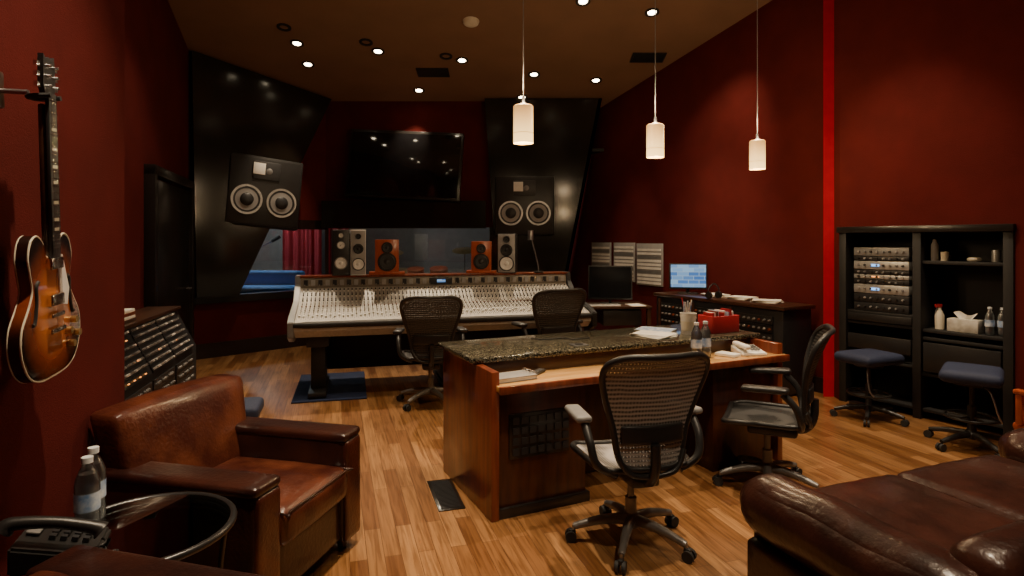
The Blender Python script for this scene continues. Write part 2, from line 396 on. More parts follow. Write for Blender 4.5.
# live room behind glass
wall('wall_liveroom',(-6,9.6),(-6,13),0,3.0,'lrwall'); wall('wall_liveroom',(-6,13),(2,13),0,3,'lrwall')
extr(None,'ceiling_liveroom',[(-6,9.5,3),(2,9.5,3),(2,13,3),(-6,13,3)],(0,0,.05),'mblack')
wall('wall_liveroom',(2,13),(.6,11.2),0,3,'mblack')
def cur(u,v): return (-4.55+1.30*u,11.9+.05*math.sin(u*44)+.02*math.sin(u*97),.02+2.6*v)
M['curt']=mat('red_curtain',(.26,.012,.022),.8)
cu_=empty('curtain',(0,0,0)); surf(cu_,'drape',cur,160,2,'curt',.004); tube(cu_,'rod',[(-4.6,11.9,2.64),(-3.2,11.9,2.64)],.02,'steel',smooth=1)
lc=empty('couch',(-4.35,10.1,0)); rbox(lc,'seat',(0,0,.60),(1.5,.7,.46),'bluecloth',.06); rbox(lc,'back',(0,.3,.84),(1.5,.2,.46),'bluecloth',.06)
box(lc,'base',(0,0,.19),(1.4,.6,.38),'mblack')
dk0=empty('drum_kit',(-1.6,11.4,0))
cyl(dk0,'kick_drum',(0,0,.30),.28,.45,'redwood',(R(90),0,0),seg=32); cyl(dk0,'kick_head',(0,-.23,.30),.27,.01,'cream',(R(90),0,0),seg=32)
cyl(dk0,'tom_1',(-.22,-.05,.95),.16,.22,'redwood',(R(15),0,0)); cyl(dk0,'tom_2',(.22,-.05,.95),.17,.24,'redwood',(R(15),0,0))
for i,(a,b,c_) in enumerate(((-.7,0,1.35),(.7,0,1.4),(-.55,.1,1.0))):
    tube(dk0,'stand_%d'%i,[(a,b,0),(a,b,c_)],.012,'chrome',smooth=1); lathe(dk0,'cymbal_%d'%i,(a,b,c_),[(.24,0),(.05,.02),(0,.03)],'brass',28,(R(15),0,0))
mst=empty('microphone_stand',(-4.75,10.75,0))
tube(mst,'pole',[(0,0,.02),(0,0,1.35)],.014,'chrome',smooth=1); tube(mst,'boom',[(-.2,0,1.25),(.5,0,1.6)],.010,'chrome',smooth=1); cyl(mst,'microphone',(.52,0,1.62),.03,.16,'mblack',(0,R(60),0)); cyl(mst,'base',(0,0,.012),.15,.024,'mblack')

# ------------------------------------------------------------------ television
tv=empty('television',((405-512)/600*9.05,9.05,H+(240-165)*9.05/600),R(-4))
M['tvs']=mat('tv_glass',(.006,.006,.007),.07,spec=.8)
tt=R(3)
box(tv,'cabinet',(0,0,0),(1.74,.07,1.04),'black',(R(-7),tt,0),.01)
box(tv,'screen',(0,-.040,-.0),(1.66,.01,.96),'tvs',(R(-7),tt,0),.002)
box(tv,'wall_bracket',(0,.15,0),(.5,.26,.4),'mblack')

# ------------------------------------------------------------------ speakers
def driver(p,name,x,z,r,yf,cone='dcone',ring='plast',dust='cone'):
    lathe(p,name+'_ring',(x,yf,z),[(r,0),(r,.012),(r*.86,.012),(r*.86,.004)],ring,32,(R(90),0,0))
    lathe(p,name+'_cone',(x,yf,z),[(r*.86,.006),(r*.74,.010),(r*.70,.002),(r*.32,-.0),(r*.3,.004),(r*.2,.012),(0,.016)],cone,32,(R(90),0,0))
def main_speaker(x,y,z,rz,sc,tilt=0):
    s=empty('studio_monitor_speaker',(x,y,z),rz,sc); s.rotation_euler=(0,tilt,rz)
    box(s,'cabinet',(0,.1,0),(.95,.24,.93),'mblack',bev=.012)
    box(s,'baffle',(0,-.03,0),(.90,.03,.88),'plast',bev=.006)
    for i,xx in enumerate((-.22,.22)):
        driver(s,'woofer_%d'%i,xx,-.12,.195,-.046,'dcone','steel')
        lathe(s,'cone_face_%d'%i,(xx,-.050,-.12),[(.150,.004),(.10,.002),(.085,.006)],'cone',32,(R(90),0,0))
        lathe(s,'dust_cap_%d'%i,(xx,-.058,-.12),[(.08,0),(.065,.012),(0,.02)],'dcone',24,(R(90),0,0))
    box(s,'horn_plate',(0,-.05,.28),(.34,.02,.24),'dcone',bev=.008)
    lathe(s,'tweeter',(.03,-.06,.28),[(.09,0),(.05,-.005),(.03,.006),(0,.012)],'gear',24,(R(90),0,0))
    box(s,'label',(-.10,-.062,.30),(.15,.008,.15),'paper',bev=.001)
main_speaker(-3.66+.17,8.62-.17,2.27,R(45)-R(8),1.06,R(5))
main_speaker(.19,9.1,2.12,0,.95)

# ------------------------------------------------------------------ mixing console
th=R(15); L=3.15
con=empty('mixing_console',(-2.15,5.9,0),th)
prof=[(0,.70),(.0,.76),(.10,.80),(.58,.90),(.80,1.05),(.82,1.06),(.84,1.17),(1.0,1.17),(1.02,.62),(.10,.62)]
extr(con,'frame',[(0,y,z) for y,z in prof],(L,0,0),'consolegrey',bev=.004)
rbox(con,'wrist_rest',(L/2,.02,.755),(L+.04,.11,.06),'mblack',.028,n=6)
for i,x in enumerate((-.025,L+.025)):
    extr(con,'end_cheek_%d'%i,[(x-.03,y,z) for y,z in [(-.03,.64),(-.03,.79),(.10,.84),(.6,.94),(.8,1.10),(.82,1.20),(1.04,1.20),(1.06,.60),(.1,.58)]],(.06,0,0),'gear' if i==0 else 'mblack' ,bev=.008)
box(con,'bridge_face',(L/2,.822,1.115),(L-.02,.02,.10),'bridge',(R(-10),0,0),.003)
box(con,'bridge_top',(L/2,.93,1.185),(L+.06,.22,.025),'cherry',bev=.006)
it=[]
for i in range(40):
    x=.06+i*(L-.12)/39; it.append(('b',x,.805,1.12,.045,.008,.062,i%2))
many(con,'meters',it,['gearbk','cone'])
it=[]
for i in range(60): it.append(('b',.05+i*(L-.1)/59,.798,1.095,.008,.006,.010,0))
many(con,'meter_leds',it,['cone'])
box(con,'centre_display',(L*.5,.80,1.12),(.26,.012,.085),'gearbk'); box(con,'display_glow',(L*.5,.793,1.12),(.10,.006,.035),'screen',bev=.001)
nstrip=72; a1=math.atan2(.10,.48); a2=math.atan2(.15,.22)
it=[]
for i in range(nstrip+1):
    x=.02+i*(L-.04)/nstrip
    it.append(('b',x,.34,.853,.003,.49,.005,0,Matrix.Rotation(a1,4,'X')))
    it.append(('b',x,.69,.978,.003,.26,.005,0,Matrix.Rotation(a2,4,'X')))
many(con,'strip_dividers',it,['gear'])
kn=[]
for i in range(nstrip):
    x=.02+(i+.5)*(L-.04)/nstrip
    for k in range(8):
        y=.598+k*.026; z=.90+(y-.58)*.15/.22+.010
        kn.append(('c',x,y,z,.009,.007,.016,[0,2,3,0,2,3,0,2][k],Matrix.Rotation(a2,4,'X')))
    for k in range(9):
        y=.31+k*.031; z=.80+(y-.10)*.1/.48+.009
        kn.append(('c',x,y,z,.009,.007,.014,[0,2,0,3,0,2,4,0,3][k],Matrix.Rotation(a1,4,'X')))
    y=.15+.10*random.random(); z=.80+(y-.10)*.1/.48+.010
    kn.append(('b',x,.205,.822,.006,.15,.004,2,Matrix.Rotation(a1,4,'X')))
    kn.append(('b',x,y,z,.018,.026,.016,0,Matrix.Rotation(a1,4,'X')))
many(con,'knobs_and_faders',kn,['white','redp','mblack','gear','cherry'],6)
box(con,'centre_section',(L*.5,.34,.858),(.30,.44,.010),'gear',(a1,0,0))
kb=[('b',L*.5-.12+.03*i,.16+.04*j,.827+.0083*j,.018,.02,.012,(i+j)%2) for i in range(9) for j in range(9)]
many(con,'centre_buttons',kb,['cone','gearbk'])
for i,x in enumerate((.22,L*.5,L-.25)):
    box(con,'pedestal_%d'%i,(x,.50,.345),(.14,.55,.60),'mblack',bev=.01)
    box(con,'foot_%d'%i,(x,.45,.045),(.18,.85,.058),'mblack',bev=.015)
    box(con,'knee_brace_%d'%i,(x,.34,.58),(.22,.4,.14),'mblack',bev=.01)
    for yy in (.1,.8): cyl(con,'levelling_foot_%d'%i,(x,yy,.011),.03,.02,'rubber',seg=12)
box(con,'modesty_panel',(L/2,.80,.40),(L-.3,.04,.5),'mblack')

def small_spk(name,uv,w,h,d,cab,kind,rz=0,zz=1.198):
    u,v=uv; p=Vector((-2.15,5.9))+Vector((math.cos(th),math.sin(th)))*u+Vector((-math.sin(th),math.cos(th)))*v
    s=empty(name,(p.x,p.y,zz),rz)
    box(s,'cabinet',(0,0,h/2),(w,d,h),cab,bev=.006)
    yf=-d/2-.001
    if kind==0:
        box(s,'baffle',(0,yf,h/2),(w*.94,.008,h*.96),'gearbk')
        driver(s,'woofer',0,h*.27,w*.38,yf-.004,'cwhite','steel'); driver(s,'mid',0,h*.66,w*.24,yf-.004,'cwhite','steel'); driver(s,'tweeter',0,h*.87,w*.15,yf-.004,'cwhite','steel')
    elif kind==2:
        box(s,'baffle',(0,yf,h/2),(w*.94,.008,h*.96),'cone')
        driver(s,'woofer',0,h*.24,w*.42,yf-.004,'cwhite','gearbk'); driver(s,'mid',0,h*.58,w*.34,yf-.004,'gearbk','gearbk'); driver(s,'tweeter',0,h*.85,w*.22,yf-.004,'gearbk','steel')
    else:
        driver(s,'woofer',0,h*.34,w*.40,yf,'dcone','plast'); driver(s,'tweeter',0,h*.76,w*.24,yf,'dcone','plast')
        box(s,'stand',(0,0,.0),(w*1.5,d*1.1,.03),'redwood')
    return s
small_spk('nearfield_speaker',(.43,.93),.19,.52,.26,'gearbk',0,R(18)); small_spk('nearfield_speaker',(.62,.93),.17,.52,.24,'cwhite',2,R(18))
small_spk('bookshelf_speaker',(.955,.93),.27,.39,.22,'redwood',1,R(12),1.215)
small_spk('bookshelf_speaker',(2.09,.93),.24,.37,.22,'redwood',1,R(0),1.215)
small_spk('nearfield_speaker',(2.42,.93),.22,.48,.26,'gearbk',2,R(-6))
ms=empty('desk_microphone',(.27,7.44,0))
tube(ms,'gooseneck',[(0.06,0,1.197),(0.05,0,1.3),(-.0,-.02,1.5),(-.03,-.03,1.62)],.008,'steel'); cyl(ms,'capsule',(-.04,-.03,1.66),.035,.12,'steel'); cyl(ms,'base',(.06,0,1.205),.06,.016,'plast')
rug=empty('blue_carpet',(-1.97,6.55,0),th); box(rug,'pile',(0,0,.0075),(.72,1.25,.015),'bluerug')

# ------------------------------------------------------------------ office chairs
def office_chair(x,y,rz,mesh='pell',sc=1,spin=0,arms=True,frame='plast',metal='castalu'):
    c=empty('office_chair',(x,y,0),rz,sc)
    for k in range(5):
        a=spin+k*2*math.pi/5; ca,sa=math.cos(a),math.sin(a)
        tube(c,'leg_%d'%(k+1),[(.03*ca,.03*sa,.125),(.16*ca,.16*sa,.115),(.30*ca,.30*sa,.078)],.024,metal,radii=[1.25,1,.7],smooth=4)
        for s in (-1,1):
            ox,oy=-sa*.017*s,ca*.017*s
            cyl(c,'caster_%d'%(k+1),(.315*ca+ox,.315*sa+oy,.029),.029,.018,'rubber',(R(90),0,a),seg=20)
        box(c,'caster_hood_%d'%(k+1),(.308*ca,.308*sa,.05),(.04,.03,.03),'plast',(0,0,a),.01)
        cyl(c,'caster_stem_%d'%(k+1),(.30*ca,.30*sa,.07),.008,.03,'steel',seg=10)
    lathe(c,'hub',(0,0,0),[(0,.09),(.045,.09),(.05,.12),(.038,.155),(.03,.16),(.03,.24),(.018,.24),(.018,.36),(0,.36)],metal,20)
    rbox(c,'tilt_mechanism',(0,-.03,.385),(.16,.30,.075),frame,.025,n=5)
    tube(c,'lever',[(.05,.0,.38),(.2,.02,.37),(.25,.02,.36)],.008,frame,smooth=3)
    def seat(u,v):
        X=(u*2-1); Y=(v*2-1); hw=.245+.02*v - .05*abs(Y)**6
        return (X*hw,.02+Y*.225,.455-.022*(1-X*X)*(1-Y*Y)+ (.012*X*X) -(.06*max(0,v-.78)**1.3/.22**.3 if v>.78 else 0))
    surf(c,'seat_mesh',seat,16,16,mesh,.008)
    n=16; bd=[seat(i/n,0) for i in range(n)]+[seat(1,i/n) for i in range(n)]+[seat(1-i/n,1) for i in range(n)]+[seat(0,1-i/n) for i in range(n)]
    tube(c,'seat_frame',bd,.017,frame,True,2)
    T=[(0,.10),(.04,.150),(.15,.175),(.35,.195),(.6,.240),(.8,.270),(.9,.266),(.96,.238),(1,.17)]
    def hw(v):
        for (a,b),(d,e) in zip(T,T[1:]):
            if v<=d: return b+(e-b)*(v-a)/(d-a)
        return T[-1][1]
    def back(u,v):
        X=u*2-1; w=hw(v)
        return (X*w,-.245-.13*v**1.4+.03*math.sin(v*math.pi)+.055*X*X*(w/.26)**2,.475+.565*v)
    surf(c,'back_mesh',back,18,22,mesh,.006)
    vs=[t[0] for t in T]
    bd=[back(0,v) for v in vs]+[back(.33,1),back(.67,1)]+[back(1,v) for v in vs[::-1]]+[back(.5,0)]
    tube(c,'back_frame',bd,.0165,frame,True,5)
    rbox(c,'lumbar_pad',(0,-.262,.645),(.33,.02,.09),frame,.01,n=6,fn=lambda p:Vector((p.x,p.y+.055*(p.x/.26)**2,p.z)))
    tube(c,'back_spine',[(0,-.10,.385),(0,-.22,.40),(0,-.27,.48),(0,-.275,.60)],.024,frame)
    for s in (-1,1):
        tube(c,'back_yoke',[(0,-.24,.43),(s*.12,-.25,.46),(s*.18,-.225,.55)],.014,frame)
        if arms:
            tube(c,'arm_support',[(s*.17,-.20,.44),(s*.27,-.20,.50),(s*.295,-.17,.60),(s*.295,-.10,.675)],.017,frame,radii=[1,1.2,1.2,1.3])
            rbox(c,'arm_pad',(s*.295,-.0,.695),(.085,.27,.036),frame if mesh=='pelld' else 'armg',.018,rot=(R(-2),0,s*R(6)),n=6)
    return c
office_chair(.63,3.18,R(14),'pell',1.01,R(20))
office_chair(1.66,3.90,R(64),'pelld',1.0,R(40))
office_chair(-.80,5.88,R(10),'pelld',1.03,R(10))
office_chair(.36,6.27,R(24),'pelld',1.06,R(30))

# ------------------------------------------------------------------ producer desk
dk=empty('producer_desk',(-.12,3.40,0),R(25)); W=2.3
box(dk,'end_panel',(.025,.42,.425),(.05,.86,.85),'cherry',bev=.006)
box(dk,'end_panel_right',(W-.025,.42,.425),(.05,.86,.85),'cherry',bev=.006)
box(dk,'front_carcass',(.34,.15,.37),(.6,.26,.74),'carc',bev=.004)
box(dk,'back_panel',(W/2,.60,.42),(W-.1,.46,.82),'carc',bev=.004)
box(dk,'right_carcass',(W-.35,.20,.37),(.55,.34,.74),'carc',bev=.004)
box(dk,'plinth',(.35,.2,.03),(.62,.40,.06),'black')
box(dk,'wood_top',(W/2+.02,.11,.755),(W-.02,.32,.035),'maple',bev=.006)
box(dk,'wood_edge',(W/2+.02,-.055,.752),(W-.02,.022,.046),'cherry',bev=.006)
box(dk,'riser',(W/2,.26,.81),(W-.06,.03,.09),'dwood')
box(dk,'granite_top',(W/2,.55,.872),(W+.06,.66,.032),'granite',bev=.008,seg=3)
box(dk,'power_panel',(.32,.016,.46),(.40,.014,.26),'black',bev=.003)
it=[('b',.16+.055*i,.006,.37+.06*j,.04,.006,.04,0) for i in range(7) for j in range(4)]
many(dk,'power_panel_sockets',it,['gearbk'])
def dpt(u,v): 
    a=R(25); return (-.12+u*math.cos(a)-v*math.sin(a),3.40+u*math.sin(a)+v*math.cos(a))
zg=.8885; zw=.7735
def bottle(name,x,y,z,sc=1):
    b=empty(name,(x,y,z),random.random()*3,sc)
    lathe(b,'body',(0,0,0),[(0,.002),(.026,0),(.031,.006),(.031,.05),(.029,.056),(.031,.062),(.031,.13),(.029,.15),(.018,.178),(.013,.186),(.013,.196)],'bglass')
    lathe(b,'water',(0,0,0),[(0,.004),(.028,.004),(.028,.14),(.02,.165),(0,.165)],'water')
    lathe(b,'label',(0,0,0),[(.0316,.065),(.0316,.115)],'label'); cyl(b,'cap',(0,0,.203),.0145,.016,'cap')
    return b
x,y=dpt(1.60,.11); bottle('water_bottle',x,y,zw,1.2); x,y=dpt(1.70,.13); bottle('water_bottle',x,y,zw,1.2)
x,y=dpt(1.80,.42); cup=empty('coffee_cup',(x,y,zg)); lathe(cup,'body',(0,0,0),[(0,0),(.045,0),(.062,.16),(.058,.16),(.042,.01)],'white'); lathe(cup,'sleeve',(0,0,0),[(.051,.03),(.058,.10)],'cream')
x,y=dpt(1.98,.64); ph=empty('pencil_holder',(x,y,zg)); lathe(ph,'cup',(0,0,0),[(0,0),(.045,0),(.045,.11),(.041,.11),(.041,.01)],'cream')
for i in range(9): tube(ph,'pencil_%d'%i,[(random.uniform(-.02,.02),random.uniform(-.02,.02),.02),(random.uniform(-.045,.045),random.uniform(-.04,.04),.21+random.random()*.04)],.005,random.choice(['redp','white','label','maple']),smooth=1)
x,y=dpt(2.10,.42); rb=empty('red_basket',(x,y,zg),R(25))
for i,(px_,py_,sx,sy) in enumerate(((0,-.08,.26,.012),(0,.08,.26,.012),(-.13,0,.012,.16),(.13,0,.012,.16))): box(rb,'side_%d'%i,(px_,py_,.065),(sx,sy,.13),'redp')
box(rb,'bottom',(0,0,.006),(.26,.16,.012),'redp')
it=[('b',-.10+.022*i,random.uniform(-.02,.02),.09,.014,.10,.12+.05*random.random(),i%4) for i in range(10)]
many(rb,'snacks',it,['redp','paper','cherry','label'])
x,y=dpt(1.50,.46); pp=empty('paper_stack',(x,y,zg),R(35)); 
for i in range(4): box(pp,'sheet_%d'%i,(.01*i,.004*i,.003+.004*i),(.21,.28,.003),'paper',(0,0,R(7*i)),0)
x,y=dpt(1.70,.68); pp=empty('magazine',(x,y,zg),R(60)); box(pp,'pages',(0,0,.004),(.21,.28,.007),'cream',bev=.001); box(pp,'cover',(0,0,.0085),(.212,.282,.001),'label',bev=0)
x,y=dpt(2.08,.10); pp=empty('white_telephone',(x,y,zw),R(5))
extr(pp,'base',[(-.09,-.1,0),(-.09,.1,0),(-.09,.1,.05),(-.09,-.1,.02)],(.18,0,0),'white',bev=.005); rbox(pp,'handset',(-.055,0,.06),(.05,.21,.035),'white',.015,n=5)
many(pp,'keys',[('b',.0+.025*i,-.05+.03*j,.04+.004*j,.016,.018,.012,0) for i in range(3) for j in range(4)],['gear'])
x,y=dpt(1.88,.10); pp=empty('small_notepad',(x,y,zw),R(40)); box(pp,'pages',(0,0,.008),(.10,.15,.015),'paper',bev=.001); box(pp,'cover',(0,0,.018),(.10,.15,.003),'white',bev=0)
x,y=dpt(.18,.10); pp=empty('ring_binder',(x,y,zw+.001),R(30)); box(pp,'pages',(0,0,.012),(.26,.14,.022),'paper',bev=.002); box(pp,'cover',(0,0,.025),(.265,.15,.004),'cone',bev=.001); box(pp,'cover_under',(0,0,.0015),(.265,.15,.003),'gear',bev=0)
for i in range(3): tube(pp,'ring_%d'%i,[(.10,-.04+.04*i,.02),(.10,-.04+.04*i,.045),(.13,-.04+.04*i,.04),(.135,-.04+.04*i,.015)],.003,'chrome')
x,y=dpt(.38,.16); pp=empty('remote_control',(x,y,zw),R(-30)); rbox(pp,'body',(0,0,.010),(.045,.15,.02),'plast',.008,n=5); many(pp,'buttons',[('b',-.012+.012*i,-.05+.02*j,.021,.007,.009,.004,0) for i in range(3) for j in range(6)],['gear'])
pp=empty('power_cable',(0,0,0)); x,y=dpt(.62,.72); tube(pp,'cord',[(x,y,zg+.005),(x+.1,y-.05,zg+.005),(x+.22,y+.02,zg+.005),(x+.30,y-.04,zg+.005),(x+.42,y+.02,zg+.005)],.004,'mblack')
x,y=dpt(.80,.36); gp=empty('desk_grommet',(x,y,zg),R(25)); box(gp,'plate',(0,0,.003),(.11,.09,.006),'steel',bev=.002); lathe(gp,'dial',(0,0,.006),[(.03,0),(.03,.004),(.02,.005),(0,.004)],'mblack')

# ------------------------------------------------------------------ floor vent
fv=empty('floor_vent',(-.42,3.77,0),R(16.7)); box(fv,'frame',(0,0,.003),(.16,.46,.006),'black',bev=.001)
many(fv,'louvres',[('b',0,-.2+.018*i,.007,.12,.006,.004,0) for i in range(23)],['gearbk'])

# ------------------------------------------------------------------ leather armchairs
def armchair(x,y,rz,sc=1,Wd=.86,ah=.62,bh=.87,lean=.14):
    c=empty('leather_armchair',(x,y,0),rz,sc); hy=Wd/2
    for s in (-1,1):
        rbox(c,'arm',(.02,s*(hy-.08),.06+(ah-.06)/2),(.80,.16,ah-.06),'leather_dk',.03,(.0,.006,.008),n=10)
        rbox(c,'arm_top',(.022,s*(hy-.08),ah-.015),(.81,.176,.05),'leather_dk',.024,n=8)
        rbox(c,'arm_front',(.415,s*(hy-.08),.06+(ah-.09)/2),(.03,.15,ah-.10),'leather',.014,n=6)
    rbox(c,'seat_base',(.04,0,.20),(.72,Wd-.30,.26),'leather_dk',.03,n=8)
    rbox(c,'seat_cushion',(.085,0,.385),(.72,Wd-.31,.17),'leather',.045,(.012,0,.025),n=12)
    tube(c,'cushion_piping',[(-.2,-hy+.168,.455),(.41,-hy+.168,.455),(.44,-hy+.20,.452),(.44,hy-.20,.452),(.41,hy-.168,.455),(-.2,hy-.168,.455)],.006,'leather_dk',smooth=3)
    hb=bh-.17
    def bk(p):
        k=(p.z+hb/2)/hb
        return Vector((p.x-lean*k, p.y*(.84+.16*k),p.z+.012*math.cos(p.y*4)*k))
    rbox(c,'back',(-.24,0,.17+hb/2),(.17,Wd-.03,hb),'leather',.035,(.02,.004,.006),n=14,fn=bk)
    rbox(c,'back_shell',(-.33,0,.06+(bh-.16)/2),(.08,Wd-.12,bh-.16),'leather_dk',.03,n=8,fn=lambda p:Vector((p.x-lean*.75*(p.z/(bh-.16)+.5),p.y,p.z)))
    for sx in (-.30,.36):
        for s in (-1,1): lathe(c,'foot',(sx,s*(hy-.08),0),[(0,0),(.022,0),(.032,.07),(0,.07)],'dwood',14)
    return c
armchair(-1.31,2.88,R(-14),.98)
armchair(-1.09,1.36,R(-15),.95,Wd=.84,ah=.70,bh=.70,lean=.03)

# side table
tb=empty('glass_side_table',(-1.28,2.09,0))
ZT=.60; RT=.29
cyl(tb,'glass_top',(0,0,ZT-.006),RT-.012,.012,'tglass',seg=64)
ring=lambda r,z,n=40:[(r*math.cos(2*math.pi*i/n),r*math.sin(2*math.pi*i/n),z) for i in range(n)]
tube(tb,'rim',ring(RT-.008,ZT-.008),.013,'rim',True,1)
tube(tb,'lower_ring',ring(RT-.06,.2),.009,'rim',True,1)
for k in range(3):
    a=R(40+120*k); tube(tb,'leg_%d'%k,[((RT-.02)*math.cos(a),(RT-.02)*math.sin(a),ZT-.015),((RT-.05)*math.cos(a),(RT-.05)*math.sin(a),.3),((RT-.03)*math.cos(a),(RT-.03)*math.sin(a),.012)],.011,'rim')
bottle('water_bottle',-1.455,2.055,ZT,1.22); bottle('water_bottle',-1.50,2.15,ZT,1.22)
tp=empty('desk_telephone',(-1.42,1.905,ZT+.001),R(112),1.05)
extr(tp,'base',[(-.10,-.10,0),(-.10,.11,0),(-.10,.11,.085),(-.10,-.10,.025)],(.20,0,0),'plast',bev=.008)
tube(tp,'handset',[(-.07,-.11,.085),(-.07,-.09,.098),(-.07,0,.128),(-.07,.10,.142),(-.07,.125,.13)],.022,'plast',radii=[1.25,.85,.75,.85,1.25])
many(tp,'keys',[('b',-.02+.028*i,-.06+.028*j,.046+.0078*j,.018,.016,.012,0,Matrix.Rotation(R(16),4,'X')) for i in range(4) for j in range(4)],['gearbk'])
box(tp,'display',(.03,.075,.085),(.09,.035,.006),'gear',(R(16),0,0),.002)
tube(tp,'cord',[(-.07+.012*math.cos(t*.9)-.04*math.sin(t*.06)-.01,-.11-.012*math.sin(t*.9)-.0005*t,.06-.045*min(1,t/20)) for t in range(60)],.003,'plast',smooth=2)

# ------------------------------------------------------------------ sofa
sf=empty('leather_sofa',(.93,2.58,0),R(21),1)
SL=2.05; SD=.98
rbox(sf,'base',(SL/2,-SD/2,.20),(SL-.1,SD-.08,.28),'leather_dk',.03)
def roll(p): return Vector((p.x,p.y,p.z+.006*math.sin(p.y*16)))
for sx,nm in ((.15,'left'),(SL-.15,'right')):
    rbox(sf,'arm_panel_'+nm,(sx+(.02 if nm=='left' else -.02),-SD/2,.28),(.15,SD-.06,.42),'sofa',.03)
    rbox(sf,'arm_roll_'+nm,(sx,-SD/2,.475),(.28,SD+.03,.25),'sofa',.123,(.01,.02,.01),n=18,fn=roll)
def wr(p): return Vector((p.x,p.y,p.z+(.004*math.sin(p.x*34+2*math.sin(p.y*6))*math.sin(p.y*5+1) if p.z>0 else 0)))
for i in range(2):
    w=(SL-.54)/2
    rbox(sf,'seat_cushion_%d'%(i+1),(.27+w/2+i*w,-.34,.375),(w-.01,.74,.17),'sofa',.05,(0,.01,.025),n=16,fn=wr)
rbox(sf,'back',(SL/2,-SD+.10,.44),(SL-.3,.22,.46),'sofa',.09,(0,.02,.02))
for sx in (.12,SL-.12):
    for sy in (-.1,-SD+.1): lathe(sf,'foot',(sx,sy,0),[(0,0),(.025,0),(.035,.08),(0,.08)],'dwood',14)
wc=empty('wooden_chair',(3.42,3.62,0),R(200))
box(wc,'seat',(0,0,.44),(.46,.46,.05),'redwood',bev=.02)
for i,(a,b) in enumerate(((-.2,-.2),(.2,-.2),(-.2,.2),(.2,.2))): box(wc,'leg_%d'%i,(a,b,.22),(.045,.045,.44),'redwood',bev=.008)
box(wc,'back_rail',(0,.22,.72),(.44,.03,.10),'redwood',bev=.01)
for s in (-1,1):
    box(wc,'back_post_%d'%s,(s*.2,.22,.60),(.04,.035,.34),'redwood'); box(wc,'armrest_%d'%s,(s*.23,.0,.66),(.05,.42,.03),'redwood',bev=.01); box(wc,'arm_post_%d'%s,(s*.23,-.18,.56),(.035,.035,.20),'redwood')

# ------------------------------------------------------------------ guitar
gw=Vector((-1.97,3.05))-Vector((-.71,-1.5)); gw.normalize()
g=empty('semi_hollow_electric_guitar',(-1.535,1.985,1.150),math.atan2(gw.y,gw.x))
half=[(0,0),(.10,.006),(.165,.04),(.203,.11),(.198,.185),(.155,.245),(.128,.295),(.138,.35),(.148,.40),(.130,.452),(.092,.470),(.055,.445),(.035,.40)]
outl=[(x,z) for x,z in half]+[(-x,z) for x,z in half[:0:-1]]
op=catmull([(x,0,z) for x,z in outl],5,True)
bm=bmesh.new()
def ringv(s,y): return [bm.verts.new((p.x*s,y,.22+(p.z-.22)*s)) for p in op]
r0=ringv(.965,.022); r1=ringv(1,.014); r2=ringv(1,-.014); r3=ringv(.965,-.021)
N=len(op)
for a,b in ((r0,r1),(r1,r2),(r2,r3)):
    for i in range(N): bm.faces.new((a[i],a[(i+1)%N],b[(i+1)%N],b[i]))
bm.faces.new(r0); bm.faces.new(r3)
finish(bm,'body',g,'burst')
tube(g,'binding_front',[(p.x*.992,-.017,.22+(p.z-.22)*.992) for p in op],.0030,'cream',True,1)
tube(g,'binding_back',[(p.x*.992,.017,.22+(p.z-.22)*.992) for p in op],.0022,'cream',True,1)
box(g,'neck',(0,-.012,.63),(.046,.024,.52),'dwood',bev=.008); box(g,'fretboard',(0,-.030,.645),(.052,.012,.56),'gearbk',bev=.002)
many(g,'frets',[('b',0,-.037,.90-.53*(1-2**(-k/12.0))*1.27,.052,.002,.002,0) for k in range(22)],['chrome'])
many(g,'fret_markers',[('b',0,-.0372,.90-.53*(1-2**(-(k-.5)/12.0))*1.27,.03,.002,.010,0) for k in (3,5,7,9,12,15,17)],['cream'])
extr(g,'headstock',[(-.024,-.028,.90),(-.042,-.028,.95),(-.036,-.028,1.045),(-.018,-.028,1.03),(0,-.028,1.04),(.018,-.028,1.03),(.036,-.028,1.045),(.042,-.028,.95),(.024,-.028,.90)],(0,.016,0),'gearbk')
it=[]
for i in range(3):
    for s in (-1,1):
        it.append(('c',s*.024,-.034,.945+.032*i,.005,.005,.02,0,Matrix.Rotation(R(90),4,'X'))); it.append(('b',s*.056,-.018,.945+.032*i,.026,.010,.016,0))
        it.append(('b',s*.042,-.018,.945+.032*i,.02,.004,.004,0))
many(g,'tuners',it,['chrome'],10)
box(g,'pickup_neck',(0,-.030,.375),(.082,.018,.038),'chrome'); box(g,'pickup_bridge',(0,-.030,.255),(.082,.018,.038),'chrome')
box(g,'bridge',(0,-.032,.205),(.085,.014,.014),'chrome'); box(g,'tailpiece',(0,-.032,.155),(.10,.014,.016),'chrome')
extr(g,'pickguard',[(.03,-.027,.40),(.045,-.027,.235),(.09,-.027,.225),(.105,-.027,.28),(.06,-.027,.40)],(0,.003,0),'cwhite')
for s in (-1,1): tube(g,'f_hole',[(s*.10,-.0225,.325),(s*.115,-.0225,.31),(s*.115,-.0225,.26),(s*.13,-.0225,.20),(s*.145,-.0225,.195)],.006,'mblack',smooth=5)
for i,(x,z) in enumerate(((.09,.135),(.13,.165),(.11,.085),(.155,.115))): cyl(g,'knob_%d'%i,(x,-.030,z),.012,.018,'brass',(R(90),0,0))
for k in range(6): tube(g,'string_%d'%k,[(-.020+.008*k,-.040,.155),(-.017+.0068*k,-.038,.91)],.0007,'chrome',smooth=1,seg=1)
box(g,'wall_plate',(0,.118,.93),(.06,.025,.12),'dwood',bev=.01)
tube(g,'hanger_arm',[(0,.115,.925),(0,.03,.925)],.008,'steel',smooth=1)
